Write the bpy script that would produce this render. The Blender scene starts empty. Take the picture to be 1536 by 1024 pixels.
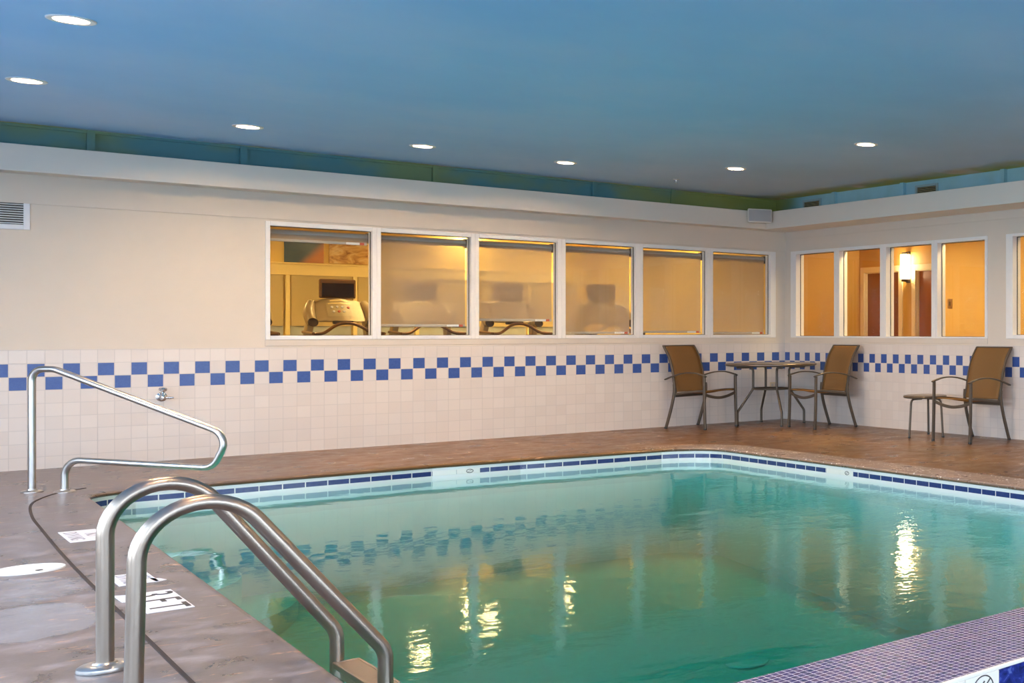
import bpy, bmesh, math, random
from mathutils import Vector, Matrix
from mathutils.noise import noise as mnoise
random.seed(7)
C = bpy.context.scene.collection
PI = math.pi
P = 0.11                      # wall tile pitch

# ------------------------------------------------------------------ object helpers
def link(o, parent=None):
    C.objects.link(o)
    if parent: o.parent = parent
    return o
def tag(o, label=None, cat=None, group=None, kind=None):
    if label: o['label'] = label
    if cat: o['category'] = cat
    if group: o['group'] = group
    if kind: o['kind'] = kind
    return o
def thing(name, label, cat, loc=(0, 0, 0), rz=0, group=None):
    o = bpy.data.objects.new(name, None)
    o.empty_display_size = 0.1
    o.location = loc; o.rotation_euler = (0, 0, rz)
    link(o); return tag(o, label, cat, group)
def copy_tree(o, parent=None):
    c = o.copy(); link(c, parent)
    for ch in list(o.children):
        copy_tree(ch, c)
    return c

class MB:
    """collects shapes into one bmesh"""
    def __init__(self): self.bm = bmesh.new(); self.uv = None
    def box(self, x0, x1, y0, y1, z0, z1, bev=0, mi=0):
        b = bmesh.new()
        r = bmesh.ops.create_cube(b, size=1)
        for v in b.verts:
            v.co = Vector(((x0+x1)/2+v.co.x*abs(x1-x0), (y0+y1)/2+v.co.y*abs(y1-y0), (z0+z1)/2+v.co.z*abs(z1-z0)))
        if bev: bmesh.ops.bevel(b, geom=list(b.edges), offset=bev, segments=2, affect='EDGES', profile=.5)
        return self.merge(b, mi=mi)
    def merge(self, b, M=None, mi=0):
        vm = {}
        for v in b.verts: vm[v] = self.bm.verts.new(M @ v.co if M else v.co)
        for f in b.faces:
            try:
                nf = self.bm.faces.new([vm[v] for v in f.verts]); nf.smooth = f.smooth; nf.material_index = mi
            except ValueError: pass
        b.free(); return self
    def obox(self, size, M, bev=0):
        b = bmesh.new(); bmesh.ops.create_cube(b, size=1)
        for v in b.verts: v.co = Vector((v.co.x*size[0], v.co.y*size[1], v.co.z*size[2]))
        if bev: bmesh.ops.bevel(b, geom=list(b.edges), offset=bev, segments=2, affect='EDGES', profile=.5)
        return self.merge(b, M)
    def bar(self, p0, p1, w, h, up=(0, 0, 1), bev=0.003):
        p0, p1 = Vector(p0), Vector(p1); d = p1-p0; L = d.length; d.normalize()
        u = Vector(up); s = d.cross(u)
        if s.length < 1e-4: s = d.cross(Vector((1, 0, 0)))
        s.normalize(); u = s.cross(d)
        M = Matrix((( d.x, s.x, u.x, (p0.x+p1.x)/2), (d.y, s.y, u.y, (p0.y+p1.y)/2), (d.z, s.z, u.z, (p0.z+p1.z)/2), (0, 0, 0, 1)))
        return self.obox((L, w, h), M, bev)
    def tube(self, pts, r, seg=12, closed=False, caps=True, flat=None, side=None):
        """sweep; r number or list; flat=(w,h) sweeps a rounded rectangle whose w axis is 'side'"""
        pts = [Vector(p) for p in pts]; n = len(pts); rings = []
        tprev = None; nrm = None
        for i, p in enumerate(pts):
            a = pts[i-1] if (i > 0 or closed) else pts[i]
            b = pts[(i+1) % n] if (i < n-1 or closed) else pts[i]
            t = (b-a).normalized()
            if side is not None:
                s = Vector(side); s = (s - t*s.dot(t)).normalized(); nrm = s
            elif nrm is None:
                nrm = t.orthogonal().normalized()
            else:
                q = tprev.rotation_difference(t); nrm = q @ nrm; nrm = (nrm - t*nrm.dot(t)).normalized()
            bi = t.cross(nrm); tprev = t
            rr = r[i] if isinstance(r, (list, tuple)) else r
            ring = []
            for k in range(seg):
                an = 2*PI*k/seg
                if flat:
                    ca, sa = math.cos(an), math.sin(an)
                    e = .45
                    cx = math.copysign(abs(ca)**e, ca)*flat[0]/2; cy = math.copysign(abs(sa)**e, sa)*flat[1]/2
                    ring.append(self.bm.verts.new(p+nrm*cx+bi*cy))
                else:
                    ring.append(self.bm.verts.new(p+nrm*math.cos(an)*rr+bi*math.sin(an)*rr))
            rings.append(ring)
        m = n if closed else n-1
        for i in range(m):
            A, B = rings[i], rings[(i+1) % n]
            for k in range(seg):
                f = self.bm.faces.new((A[k], A[(k+1) % seg], B[(k+1) % seg], B[k])); f.smooth = True
        if caps and not closed:
            self.bm.faces.new(rings[0][::-1]); self.bm.faces.new(rings[-1])
        return self
    def lathe(self, prof, origin=(0, 0, 0), axis=(0, 0, 1), seg=32, smooth=True, cap=True):
        o = Vector(origin); a = Vector(axis).normalized(); x = a.orthogonal().normalized(); y = a.cross(x); rings = []
        for (r, h) in prof:
            if r < 1e-6: rings.append([self.bm.verts.new(o+a*h)])
            else: rings.append([self.bm.verts.new(o+a*h+(x*math.cos(2*PI*k/seg)+y*math.sin(2*PI*k/seg))*r) for k in range(seg)])
        for A, B in zip(rings, rings[1:]):
            for k in range(seg):
                k2 = (k+1) % seg
                if len(A) == 1 and len(B) == 1: continue
                if len(A) == 1: f = self.bm.faces.new((A[0], B[k2], B[k]))
                elif len(B) == 1: f = self.bm.faces.new((A[k], A[k2], B[0]))
                else: f = self.bm.faces.new((A[k], A[k2], B[k2], B[k]))
                f.smooth = smooth
        return self
    def cyl(self, p0, p1, r, seg=16, r2=None):
        p0, p1 = Vector(p0), Vector(p1); L = (p1-p0).length; r2 = r if r2 is None else r2
        return self.lathe([(0, 0), (r, 0), (r2, L), (0, L)], p0, p1-p0, seg, smooth=True)
    def prism(self, poly, z0, z1):
        lo = [self.bm.verts.new((x, y, z0)) for x, y in poly]; hi = [self.bm.verts.new((x, y, z1)) for x, y in poly]
        n = len(poly)
        self.bm.faces.new(lo[::-1]); self.bm.faces.new(hi)
        for i in range(n): self.bm.faces.new((lo[i], lo[(i+1) % n], hi[(i+1) % n], hi[i]))
        return self
    def grid(self, fn, nu, nv, smooth=True):
        V = [[self.bm.verts.new(fn(i/nu, j/nv)) for j in range(nv+1)] for i in range(nu+1)]
        for i in range(nu):
            for j in range(nv):
                f = self.bm.faces.new((V[i][j], V[i+1][j], V[i+1][j+1], V[i][j+1])); f.smooth = smooth
        return self
    def build(self, name, mat, parent=None, label=None, cat=None, group=None, kind=None, autosmooth=True, keepnormals=False):
        if not keepnormals: bmesh.ops.recalc_face_normals(self.bm, faces=self.bm.faces)
        me = bpy.data.meshes.new(name)
        if autosmooth:
            for e in self.bm.edges:
                if len(e.link_faces) == 2 and e.calc_face_angle(0) > math.radians(38): e.smooth = False
        self.bm.to_mesh(me); self.bm.free()
        for m in (mat if isinstance(mat, (list, tuple)) else [mat]): me.materials.append(m)
        o = bpy.data.objects.new(name, me); link(o, parent)
        return tag(o, label, cat, group, kind)

def fillet(pts, rad, n=8, lim=.49):
    """polyline with rounded corners"""
    pts = [Vector(p) for p in pts]; out = [pts[0]]
    for i in range(1, len(pts)-1):
        a, b, c = pts[i-1], pts[i], pts[i+1]; r = rad[i-1] if isinstance(rad, (list, tuple)) else rad
        d1 = (a-b); d2 = (c-b); L1, L2 = d1.length, d2.length; d1.normalize(); d2.normalize()
        ang = d1.angle(d2)
        if ang > PI-0.01 or r <= 0: out.append(b); continue
        t = min(r/math.tan(ang/2), L1*lim, L2*lim); r_ = t*math.tan(ang/2)
        ctr = b+(d1+d2).normalized()*(r_/math.sin(ang/2)); s = (b+d1*t)-ctr; e = (b+d2*t)-ctr
        tot = s.angle(e); ax = s.cross(e).normalized()
        for k in range(n+1): out.append(ctr+Matrix.Rotation(tot*k/n, 3, ax) @ s)
    out.append(pts[-1]); return out
def catmull(pts, n=6):
    pts = [Vector(p) for p in pts]; out = []
    for i in range(len(pts)-1):
        p0 = pts[max(i-1, 0)]; p1 = pts[i]; p2 = pts[i+1]; p3 = pts[min(i+2, len(pts)-1)]
        for k in range(n):
            t = k/n
            out.append(.5*((2*p1)+(p2-p0)*t+(2*p0-5*p1+4*p2-p3)*t*t+(3*p1-p0-3*p2+p3)*t**3))
    out.append(pts[-1]); return out
def filled(outer, holes, z):
    """flat face with holes -> bmesh"""
    cu = bpy.data.curves.new('tmp', 'CURVE'); cu.dimensions = '2D'; cu.fill_mode = 'BOTH'
    for loop in [outer]+holes:
        s = cu.splines.new('POLY'); s.points.add(len(loop)-1); s.use_cyclic_u = True
        for p, (x, y) in zip(s.points, loop): p.co = (x, y, 0, 1)
    o = bpy.data.objects.new('tmp', cu); C.objects.link(o)
    me = o.to_mesh(); b = bmesh.new(); b.from_mesh(me); o.to_mesh_clear()
    bpy.data.objects.remove(o); bpy.data.curves.remove(cu)
    for v in b.verts: v.co.z = z
    return b
def text_bm(body, size, M, depth=.0015):
    cu = bpy.data.curves.new('tmp', 'FONT'); cu.body = body; cu.size = size; cu.extrude = depth; cu.align_x = 'CENTER'; cu.align_y = 'CENTER'
    o = bpy.data.objects.new('tmp', cu); C.objects.link(o)
    bpy.context.view_layer.update()
    me = o.to_mesh(); b = bmesh.new(); b.from_mesh(me); o.to_mesh_clear()
    bpy.data.objects.remove(o); bpy.data.curves.remove(cu)
    for v in b.verts: v.co = M @ v.co
    return b
def wall_grid(mb, axis, fixed0, fixed1, a0, a1, z0, z1, openings):
    """wall slab with rectangular openings (a0,a1,z0,z1); axis 'x' runs along x, 'y' along y"""
    As = sorted({a0, a1, *[o[0] for o in openings], *[o[1] for o in openings]})
    for A, B in zip(As, As[1:]):
        m = (A+B)/2; cuts = sorted([(o[2], o[3]) for o in openings if o[0] < m < o[1]]); z = z0
        for c in cuts+[(z1, z1)]:
            if c[0] > z+1e-6:
                if axis == 'x': mb.box(A, B, fixed0, fixed1, z, c[0])
                else: mb.box(fixed0, fixed1, A, B, z, c[0])
            z = c[1]

# ------------------------------------------------------------------ material helpers
class NT:
    def __init__(self, name):
        self.m = bpy.data.materials.new(name); self.m.use_nodes = True
        self.t = self.m.node_tree; self.t.nodes.clear()
        self.out = self.n('ShaderNodeOutputMaterial')
    def n(self, typ, **kw):
        nd = self.t.nodes.new(typ)
        for k, v in kw.items(): setattr(nd, k, v)
        return nd
    def l(self, a, b): self.t.links.new(a, b)
    def inp(self, nd, key, v):
        s = nd.inputs[key]
        if hasattr(v, 'is_linked') or isinstance(v, bpy.types.NodeSocket): self.l(v, s)
        elif v is not None: s.default_value = v
    def math(self, op, a, b=None, c=None):
        nd = self.n('ShaderNodeMath', operation=op)
        self.inp(nd, 0, a)
        if b is not None: self.inp(nd, 1, b)
        if c is not None: self.inp(nd, 2, c)
        return nd.outputs[0]
    def mix(self, f, a, b):
        nd = self.n('ShaderNodeMix', data_type='RGBA')
        self.inp(nd, 0, f); self.inp(nd, 6, a); self.inp(nd, 7, b)
        return nd.outputs[2]
    def obj(self): return self.n('ShaderNodeTexCoord').outputs['Object']
    def geo(self): return self.n('ShaderNodeNewGeometry').outputs['Position']
    def sep(self, v):
        nd = self.n('ShaderNodeSeparateXYZ'); self.l(v, nd.inputs[0]); return nd.outputs
    def mapping(self, v, scale=(1, 1, 1), loc=(0, 0, 0), rot=(0, 0, 0)):
        nd = self.n('ShaderNodeMapping'); self.l(v, nd.inputs[0])
        nd.inputs['Scale'].default_value = scale; nd.inputs['Location'].default_value = loc; nd.inputs['Rotation'].default_value = rot
        return nd.outputs[0]
    def noise(self, v, scale, detail=4, rough=.55, dist=0):
        nd = self.n('ShaderNodeTexNoise'); self.l(v, nd.inputs['Vector'])
        nd.inputs['Scale'].default_value = scale; nd.inputs['Detail'].default_value = detail
        nd.inputs['Roughness'].default_value = rough; nd.inputs['Distortion'].default_value = dist
        return nd.outputs['Fac']
    def ramp(self, f, *stops):
        nd = self.n('ShaderNodeValToRGB'); self.l(f, nd.inputs[0]); e = nd.color_ramp.elements
        while len(e) < len(stops): e.new(.5)
        for el, (p, c) in zip(e, stops):
            el.position = p; el.color = c if isinstance(c, (tuple, list)) and len(c) == 4 else ((*c, 1) if isinstance(c, (tuple, list)) else (c, c, c, 1))
        return nd.outputs['Color']
    def step(self, f, lo, hi):
        nd = self.n('ShaderNodeMapRange', interpolation_type='SMOOTHSTEP'); self.inp(nd, 0, f)
        nd.inputs[1].default_value = lo; nd.inputs[2].default_value = hi
        return nd.outputs[0]
    def bump(self, h, strength=.2, dist=.01):
        nd = self.n('ShaderNodeBump'); self.l(h, nd.inputs['Height'])
        nd.inputs['Strength'].default_value = strength; nd.inputs['Distance'].default_value = dist
        return nd.outputs[0]
    def pbr(self, color, rough=.5, metal=0, normal=None, spec=None, emit=None, estr=0, coat=None):
        nd = self.n('ShaderNodeBsdfPrincipled')
        self.inp(nd, 'Base Color', color if not isinstance(color, tuple) else (*color[:3], 1))
        self.inp(nd, 'Roughness', rough); self.inp(nd, 'Metallic', metal)
        if normal is not None: self.l(normal, nd.inputs['Normal'])
        if spec is not None: nd.inputs['Specular IOR Level'].default_value = spec
        if coat is not None: nd.inputs['Coat Weight'].default_value = coat
        if emit: nd.inputs['Emission Color'].default_value = (*emit, 1); nd.inputs['Emission Strength'].default_value = estr
        self.l(nd.outputs[0], self.out.inputs['Surface']); return self.m
def simple(name, color, rough=.5, metal=0, var=.08, scale=30, bump=0, spec=None):
    """flat paint with a faint mottling"""
    t = NT(name); v = t.obj(); f = t.noise(v, scale, 3)
    a = tuple(max(0, c*(1-var)) for c in color)+(1,); b = tuple(min(1, c*(1+var)) for c in color)+(1,)
    col = t.mix(f, a, b)
    return t.pbr(col, rough, metal, t.bump(f, bump, .004) if bump else None, spec)
def emitter(name, color, strength):
    t = NT(name); e = t.n('ShaderNodeEmission'); e.inputs[0].default_value = (*color, 1); e.inputs[1].default_value = strength
    t.l(e.outputs[0], t.out.inputs['Surface']); return t.m

M = {}
M['paint'] = simple('wall_paint', (.665, .595, .515), .6, var=.025, scale=6, bump=.04)
M['paint_white'] = simple('ledge_paint', (.75, .69, .62), .55, var=.02, scale=5, bump=.03)
M['white'] = simple('white_frame_paint', (.80, .79, .78), .35, var=.02)
M['vent_white'] = simple('vent_enamel', (.78, .79, .82), .4, var=.02)
M['dark'] = simple('dark_recess', (.02, .018, .016), .7)
M['seal'] = simple('black_seal', (.02, .015, .012), .5)
M['steel'] = None
def steel(name, base, r0, r1, stain=.0):
    t = NT(name); v = t.obj()
    f = t.noise(t.mapping(v, (40, 40, 40)), 6, 4)
    st = t.step(t.noise(v, 9, 4, .6), .60, .75)
    r = t.n('ShaderNodeMapRange'); t.l(f, r.inputs[0]); r.inputs[3].default_value = r0; r.inputs[4].default_value = r1
    col = t.mix(t.math('MULTIPLY', st, stain), (*base, 1), (.30, .19, .11, 1))
    return t.pbr(col, r.outputs[0], 1.0)
M['steel'] = steel('brushed_stainless', (.60, .58, .56), .24, .38)
M['steel_worn'] = steel('worn_stainless', (.37, .31, .26), .24, .38, .35)
M['chrome'] = steel('chrome', (.75, .75, .76), .08, .16)
M['tread_steel'] = steel('tread_steel', (.45, .36, .27), .3, .5, .5)
M['bronze'] = simple('bronze_frame', (.10, .078, .058), .42, metal=.35, var=.06)
M['black'] = simple('black_plastic', (.02, .018, .017), .35)
M['speaker'] = simple('cream_speaker', (.72, .66, .57), .5)
M['speaker_grille'] = simple('speaker_mesh', (.42, .40, .40), .6, var=.25, scale=600)
M['outlet'] = simple('ivory_outlet', (.62, .50, .33), .4)

# ceiling: a sky mural, blue with soft clouds, olive and peach toward the edges of the painting
def mural(name, band=False):
    t = NT(name); p = t.geo(); x, y, z = t.sep(p)
    n1 = t.noise(t.mapping(p, (.45, .45, 1)), 1.3, 5, .55); n2 = t.noise(p, 2.4, 5, .6, .4)
    sky = t.ramp(n1, (.32, (.28, .555, .93)), (.5, (.33, .59, .94)), (.72, (.43, .63, .94)))
    if not band:
        ex = t.math('MULTIPLY_ADD', n2, -.55, t.math('MULTIPLY', x, -1.0))   # distance from the right wall, wobbly
        edge = t.step(ex, .42, .0)
        peach = t.step(t.noise(p, 1.7, 3, .5), .56, .66)
        land = t.mix(peach, (.50, .46, .13, 1), (.72, .54, .34, 1))
        grey = t.step(t.math('MULTIPLY_ADD', n1, 2.2, t.math('MULTIPLY', x, -1)), 5.5, .8)
        sky = t.mix(t.math('MULTIPLY', grey, .75), sky, (.36, .44, .53, 1))
        ey = t.math('MULTIPLY_ADD', n2, -.2, t.math('MULTIPLY', y, -1.0))
        edge2 = t.math('MULTIPLY', t.step(ey, .12, .02), t.step(n1, .38, .55))
        col = t.mix(t.math('MAXIMUM', edge, edge2), sky, land)
    else:
        g = t.step(t.noise(t.mapping(p, (.6, .9, 1)), 1.6, 3), .40, .60)
        col = t.mix(g, (.08, .23, .27, 1), (.18, .26, .13, 1))
        corner = t.math('MULTIPLY', t.step(x, -2.6, -.5), t.step(y, -.5, -.15))
        col = t.mix(t.math('MULTIPLY', corner, .85), col, (.26, .28, .05, 1))
        rw = t.math('MULTIPLY', t.step(y, -.35, -.8), t.math('MULTIPLY_ADD', n2, .6, .5))
        col = t.mix(rw, col, (.35, .62, .74, 1))  # pale blue glow along the end wall, painted into the colour
    return t.pbr(col, .7)
M['mural'] = mural('sky_mural')
M['mural_band'] = mural('painted_fascia', True)

# white 4 inch wall tile with a two-row blue checker
def walltile(name, axis, off, parity):
    t = NT(name); p = t.geo(); s = t.sep(p); a = s[0] if axis == 'x' else s[1]
    u = t.math('ADD', t.math('DIVIDE', a, P), off); v = t.math('ADD', t.math('DIVIDE', s[2], P), 1-.9174)   # rows start at whole numbers
    iu = t.math('FLOOR', u); iv = t.math('FLOOR', v); fu = t.math('FRACT', u); fv = t.math('FRACT', v)
    par = t.math('FLOORED_MODULO', iu, 2.0)
    U = t.math('MULTIPLY', t.math('COMPARE', iv, 7.0, .1), t.math('COMPARE', par, float(parity), .1))
    L = t.math('MULTIPLY', t.math('COMPARE', iv, 6.0, .1), t.math('COMPARE', par, float(1-parity), .1))
    blue = t.math('MAXIMUM', U, L)
    du = t.math('MINIMUM', fu, t.math('SUBTRACT', 1.0, fu)); dv = t.math('MINIMUM', fv, t.math('SUBTRACT', 1.0, fv))
    d = t.math('MINIMUM', du, dv); inside = t.step(d, .016, .03)
    wn = t.n('ShaderNodeTexWhiteNoise', noise_dimensions='2D'); cb = t.n('ShaderNodeCombineXYZ'); t.l(iu, cb.inputs[0]); t.l(iv, cb.inputs[1]); t.l(cb.outputs[0], wn.inputs['Vector'])
    white = t.mix(wn.outputs['Value'], (.665, .605, .565, 1), (.70, .645, .605, 1))
    bl = t.mix(t.noise(p, 60, 4, .7), (.03, .07, .27, 1), (.062, .13, .385, 1))
    tile = t.mix(blue, white, bl)
    col = t.mix(inside, (.56, .52, .495, 1), tile)
    rough = t.math('MULTIPLY_ADD', inside, -.4, .62)
    return t.pbr(col, rough, 0, t.bump(inside, .25, .002), spec=.35)
M['tile_back'] = walltile('checker_tile_long_wall', 'x', .8335, 1)
M['tile_right'] = walltile('checker_tile_end_wall', 'y', 1.1103, 0)

# stained concrete deck
def deck(name, coping=False):
    t = NT(name); p = t.geo(); x, y, z = t.sep(p)
    big = t.noise(p, .9, 6, .6); mid = t.noise(p, 5, 6, .65, .3); fine = t.noise(p, 60, 4, .7)
    c0 = t.ramp(big, (.3, (.075, .036, .012)), (.5, (.16, .074, .022)), (.7, (.24, .115, .034)))
    # west of the pool: worn stain, with blue daylight painted in as grey-lavender
    west = t.step(t.math('MULTIPLY_ADD', mid, 1.6, x), -4.0, -6.6)
    greyc = t.ramp(mid, (.32, (.060, .055, .062)), (.5, (.135, .124, .140)), (.68, (.28, .27, .31)))
    col = t.mix(t.math('MULTIPLY', west, .9), c0, greyc)
    col = t.mix(t.math('MULTIPLY', t.step(fine, .45, .75), .25), col, (.10, .07, .05, 1))
    # orange scuffs, stretched, in a belt around the pool
    sc = t.noise(t.mapping(p, (2.2, 7, 1), rot=(0, 0, .2)), 2.2, 5, .7, .5)
    scr = t.step(sc, .60, .68)
    col = t.mix(t.math('MULTIPLY', scr, .75), col, (.58, .30, .17, 1))
    # white chips of old paint
    ch = t.noise(t.mapping(p, (3, 9, 1), rot=(0, 0, -.35)), 5, 3, .6)
    chip = t.step(ch, .735, .75)
    col = t.mix(chip, col, (.80, .78, .76, 1))
    rough = t.ramp(mid, (.3, .22), (.7, .48))
    if coping:
        s = t.n('ShaderNodeTexVoronoi', feature='F1'); t.l(p, s.inputs['Vector']); s.inputs['Scale'].default_value = 26
        spots = t.step(t.math('ADD', s.outputs['Distance'], t.math('MULTIPLY', t.noise(p, 3, 2), .5)), .47, .41)
        spots = t.math('MULTIPLY', spots, t.step(x, -3.4, -2.9))
        greyl = t.step(x, -3.1, -2.62)
        col = t.mix(t.math('MULTIPLY', greyl, .45), col, (.40, .36, .36, 1))
        col = t.mix(spots, col, (.86, .86, .86, 1))
        lip_brown = t.step(z, -.004, -.02)  # browner below the top edge of the lip
        col = t.mix(t.math('MULTIPLY', lip_brown, .8), col, (.12, .05, .018, 1))
    else:
        # drying puddle on the walkway: slicker, pale blue sky reflection painted in
        dx = t.math('ADD', x, 7.86); dy = t.math('MULTIPLY', t.math('ADD', y, 6.62), .55)
        rr = t.math('SQRT', t.math('ADD', t.math('MULTIPLY', dx, dx), t.math('MULTIPLY', dy, dy)))
        w = t.step(t.math('MULTIPLY_ADD', t.noise(p, 4, 3), .16, rr), .30, .275)
        dx2 = t.math('ADD', x, 7.85); dy2 = t.math('MULTIPLY', t.math('ADD', y, 5.85), .7)
        r2 = t.math('SQRT', t.math('ADD', t.math('MULTIPLY', dx2, dx2), t.math('MULTIPLY', dy2, dy2)))
        w2 = t.step(t.math('MULTIPLY_ADD', t.noise(p, 5, 4), .2, r2), .38, .30)
        w = t.math('MAXIMUM', w, t.math('MULTIPLY', w2, .6))
        col = t.mix(t.math('MULTIPLY', w, .5), col, (.31, .33, .39, 1))
        rough = t.mix(w, rough, (.12, .12, .12, 1))
    return t.pbr(col, rough, 0, t.bump(t.math('ADD', mid, t.math('MULTIPLY', fine, .35)), .22, .006))
M['deck'] = deck('stained_concrete'); M['coping'] = deck('stained_concrete_coping', True)

# pool materials
def band():
    t = NT('waterline_tile'); uv = t.n('ShaderNodeUVMap').outputs[0]; u, v, w = t.sep(uv)
    fu = t.math('FRACT', t.math('DIVIDE', u, .152))
    inu = t.math('MULTIPLY', t.step(fu, .015, .03), t.step(fu, .985, .97))
    inv = t.math('MULTIPLY', t.step(v, -.101, -.099), t.step(v, -.060, -.062))
    blue = t.math('MULTIPLY', inu, inv)
    n = t.noise(t.geo(), 40, 4)
    col = t.mix(blue, (.76, .77, .75, 1), t.mix(n, (.012, .025, .12, 1), (.03, .06, .20, 1)))
    return t.pbr(col, .18)
M['band'] = band()
def plaster():
    t = NT('pool_plaster'); p = t.geo(); n = t.noise(p, 1.2, 5)
    col = t.mix(n, (.72, .77, .74, 1), (.84, .87, .84, 1))
    return t.pbr(col, .7)
M['plaster'] = plaster()
def water(name, dens, absorb, amp=1.0):
    t = NT(name); p = t.geo()
    n1 = t.noise(t.mapping(p, (1, 1, 1), rot=(0, 0, .4)), 2.6, 3, .5, .6)
    n2 = t.noise(t.mapping(p, (1.3, 1, 1), rot=(0, 0, -.7)), 8.0, 3, .5, .8)
    # livelier where the returns stir the surface
    x, y, z = t.sep(p)
    calm = t.noise(p, .55, 2)
    h = t.math('ADD', t.math('MULTIPLY', n1, .8), t.math('MULTIPLY', n2, .10))
    h = t.math('MULTIPLY', h, t.math('MULTIPLY_ADD', calm, .7, .65))
    n3 = t.noise(p, 18, 3, .55, .4)                              # chop near the returns
    live = t.math('MULTIPLY', t.step(y, -3.6, -6.5), t.math('MULTIPLY_ADD', t.step(x, -6.2, -3.5), .75, .25))
    h = t.math('ADD', t.math('MULTIPLY', h, t.math('MULTIPLY_ADD', live, .85, .5)), t.math('MULTIPLY', n3, t.math('MULTIPLY_ADD', live, .26, .018)))
    nrm = t.bump(h, 1.0, .0056*amp)
    fr = t.n('ShaderNodeFresnel'); fr.inputs['IOR'].default_value = 1.333; t.l(nrm, fr.inputs['Normal'])
    gl = t.n('ShaderNodeBsdfGlossy'); gl.inputs['Roughness'].default_value = .03; gl.inputs['Color'].default_value = (.95, 1, .97, 1); t.l(nrm, gl.inputs['Normal'])
    tr = t.n('ShaderNodeBsdfTransparent')
    mx = t.n('ShaderNodeMixShader'); t.l(fr.outputs[0], mx.inputs[0]); t.l(tr.outputs[0], mx.inputs[1]); t.l(gl.outputs[0], mx.inputs[2])
    t.l(t.math('MULTIPLY', fr.outputs[0], t.math('SUBTRACT', 1.0, t.n('ShaderNodeNewGeometry').outputs['Backfacing'])), mx.inputs[0])
    t.l(mx.outputs[0], t.out.inputs['Surface'])
    ab = t.n('ShaderNodeVolumeAbsorption'); ab.inputs['Color'].default_value = (*absorb, 1); ab.inputs['Density'].default_value = dens
    t.l(ab.outputs[0], t.out.inputs['Volume'])
    return t.m
M['water'] = water('pool_water', .95, (.0, .765, .735))
M['spa_water'] = water('spa_water', .5, (.2, .8, .75), .6)
def mosaic():
    t = NT('mosaic_tile'); p = t.geo(); s = t.sep(p)
    pit = .0254
    u = t.math('DIVIDE', s[0], pit); v = t.math('DIVIDE', s[1], pit)
    fu = t.math('FRACT', u); fv = t.math('FRACT', v)
    d = t.math('MINIMUM', t.math('MINIMUM', fu, t.math('SUBTRACT', 1., fu)), t.math('MINIMUM', fv, t.math('SUBTRACT', 1., fv)))
    ins = t.step(d, .035, .06)
    wn = t.n('ShaderNodeTexWhiteNoise', noise_dimensions='2D'); cb = t.n('ShaderNodeCombineXYZ')
    t.l(t.math('FLOOR', u), cb.inputs[0]); t.l(t.math('FLOOR', v), cb.inputs[1]); t.l(cb.outputs[0], wn.inputs['Vector'])
    col = t.ramp(wn.outputs['Value'], (0, (.035, .04, .13)), (.5, (.065, .06, .17)), (1, (.11, .08, .15)))
    col = t.mix(ins, (.58, .58, .72, 1), col)
    return t.pbr(col, t.math('MULTIPLY_ADD', ins, -.35, .6), 0, t.bump(ins, .3, .002))
M['mosaic'] = mosaic()
M['white_tile'] = simple('white_glazed_tile', (.80, .78, .72), .2, var=.03)
M['cobalt_tile'] = None
def cobalt():
    t = NT('cobalt_tile'); p = t.geo(); n = t.noise(p, 22, 3, .5, 1.5)
    col = t.ramp(n, (.35, (.008, .012, .09)), (.6, (.02, .03, .24)), (.72, (.10, .15, .45)))  # lighter blue: ripple reflections off the water painted into the tile
    return t.pbr(col, .12, 0, t.bump(n, .4, .004))
M['cobalt_tile'] = cobalt()
M['ink'] = simple('black_lettering', (.03, .025, .03), .5)
M['chip_white'] = simple('white_sign_tile', (.82, .81, .84), .35, var=.04)
M['lid'] = simple('white_skimmer_lid', (.86, .88, .87), .4, var=.03)
M['joint'] = simple('joint_filler', (.03, .018, .016), .8)

def glass(name='window_glass'):
    t = NT(name); fr = t.n('ShaderNodeFresnel'); fr.inputs['IOR'].default_value = 1.45
    gl = t.n('ShaderNodeBsdfGlossy'); gl.inputs['Roughness'].default_value = .0
    tr = t.n('ShaderNodeBsdfTransparent'); tr.inputs['Color'].default_value = (.97, .98, .97, 1)
    mx = t.n('ShaderNodeMixShader'); t.l(fr.outputs[0], mx.inputs[0]); t.l(tr.outputs[0], mx.inputs[1]); t.l(gl.outputs[0], mx.inputs[2])
    t.l(t.math('MULTIPLY', fr.outputs[0], t.math('SUBTRACT', 1.0, t.n('ShaderNodeNewGeometry').outputs['Backfacing'])), mx.inputs[0])
    t.l(mx.outputs[0], t.out.inputs['Surface']); return t.m
M['glass'] = glass()
def cloth(name, col, openness, trans=.5):
    t = NT(name); p = t.geo()
    f = t.noise(t.mapping(p, (400, 400, 60)), 1, 2)
    c = t.mix(f, tuple(k*.92 for k in col)+(1,), tuple(min(1, k*1.06) for k in col)+(1,))
    df = t.n('ShaderNodeBsdfDiffuse'); t.l(c, df.inputs[0]); tl = t.n('ShaderNodeBsdfTranslucent'); t.l(c, tl.inputs[0])
    m1 = t.n('ShaderNodeMixShader'); m1.inputs[0].default_value = trans; t.l(df.outputs[0], m1.inputs[1]); t.l(tl.outputs[0], m1.inputs[2])
    tr = t.n('ShaderNodeBsdfTransparent'); m2 = t.n('ShaderNodeMixShader'); m2.inputs[0].default_value = openness
    t.l(m1.outputs[0], m2.inputs[1]); t.l(tr.outputs[0], m2.inputs[2]); t.l(m2.outputs[0], t.out.inputs['Surface']); return t.m
M['shade'] = cloth('solar_shade', (.51, .405, .315), .20, .42)
M['shade_gym'] = cloth('gym_far_shade', (.72, .58, .28), .0, .3)
M['sling'] = cloth('sling_mesh', (.36, .21, .09), .12, .45)
M['hem'] = simple('hem_bar', (.46, .41, .36), .5)
M['tag_white'] = simple('tag_white', (.8, .78, .76), .5)
M['tag_red'] = simple('tag_red', (.55, .10, .04), .5)
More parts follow.
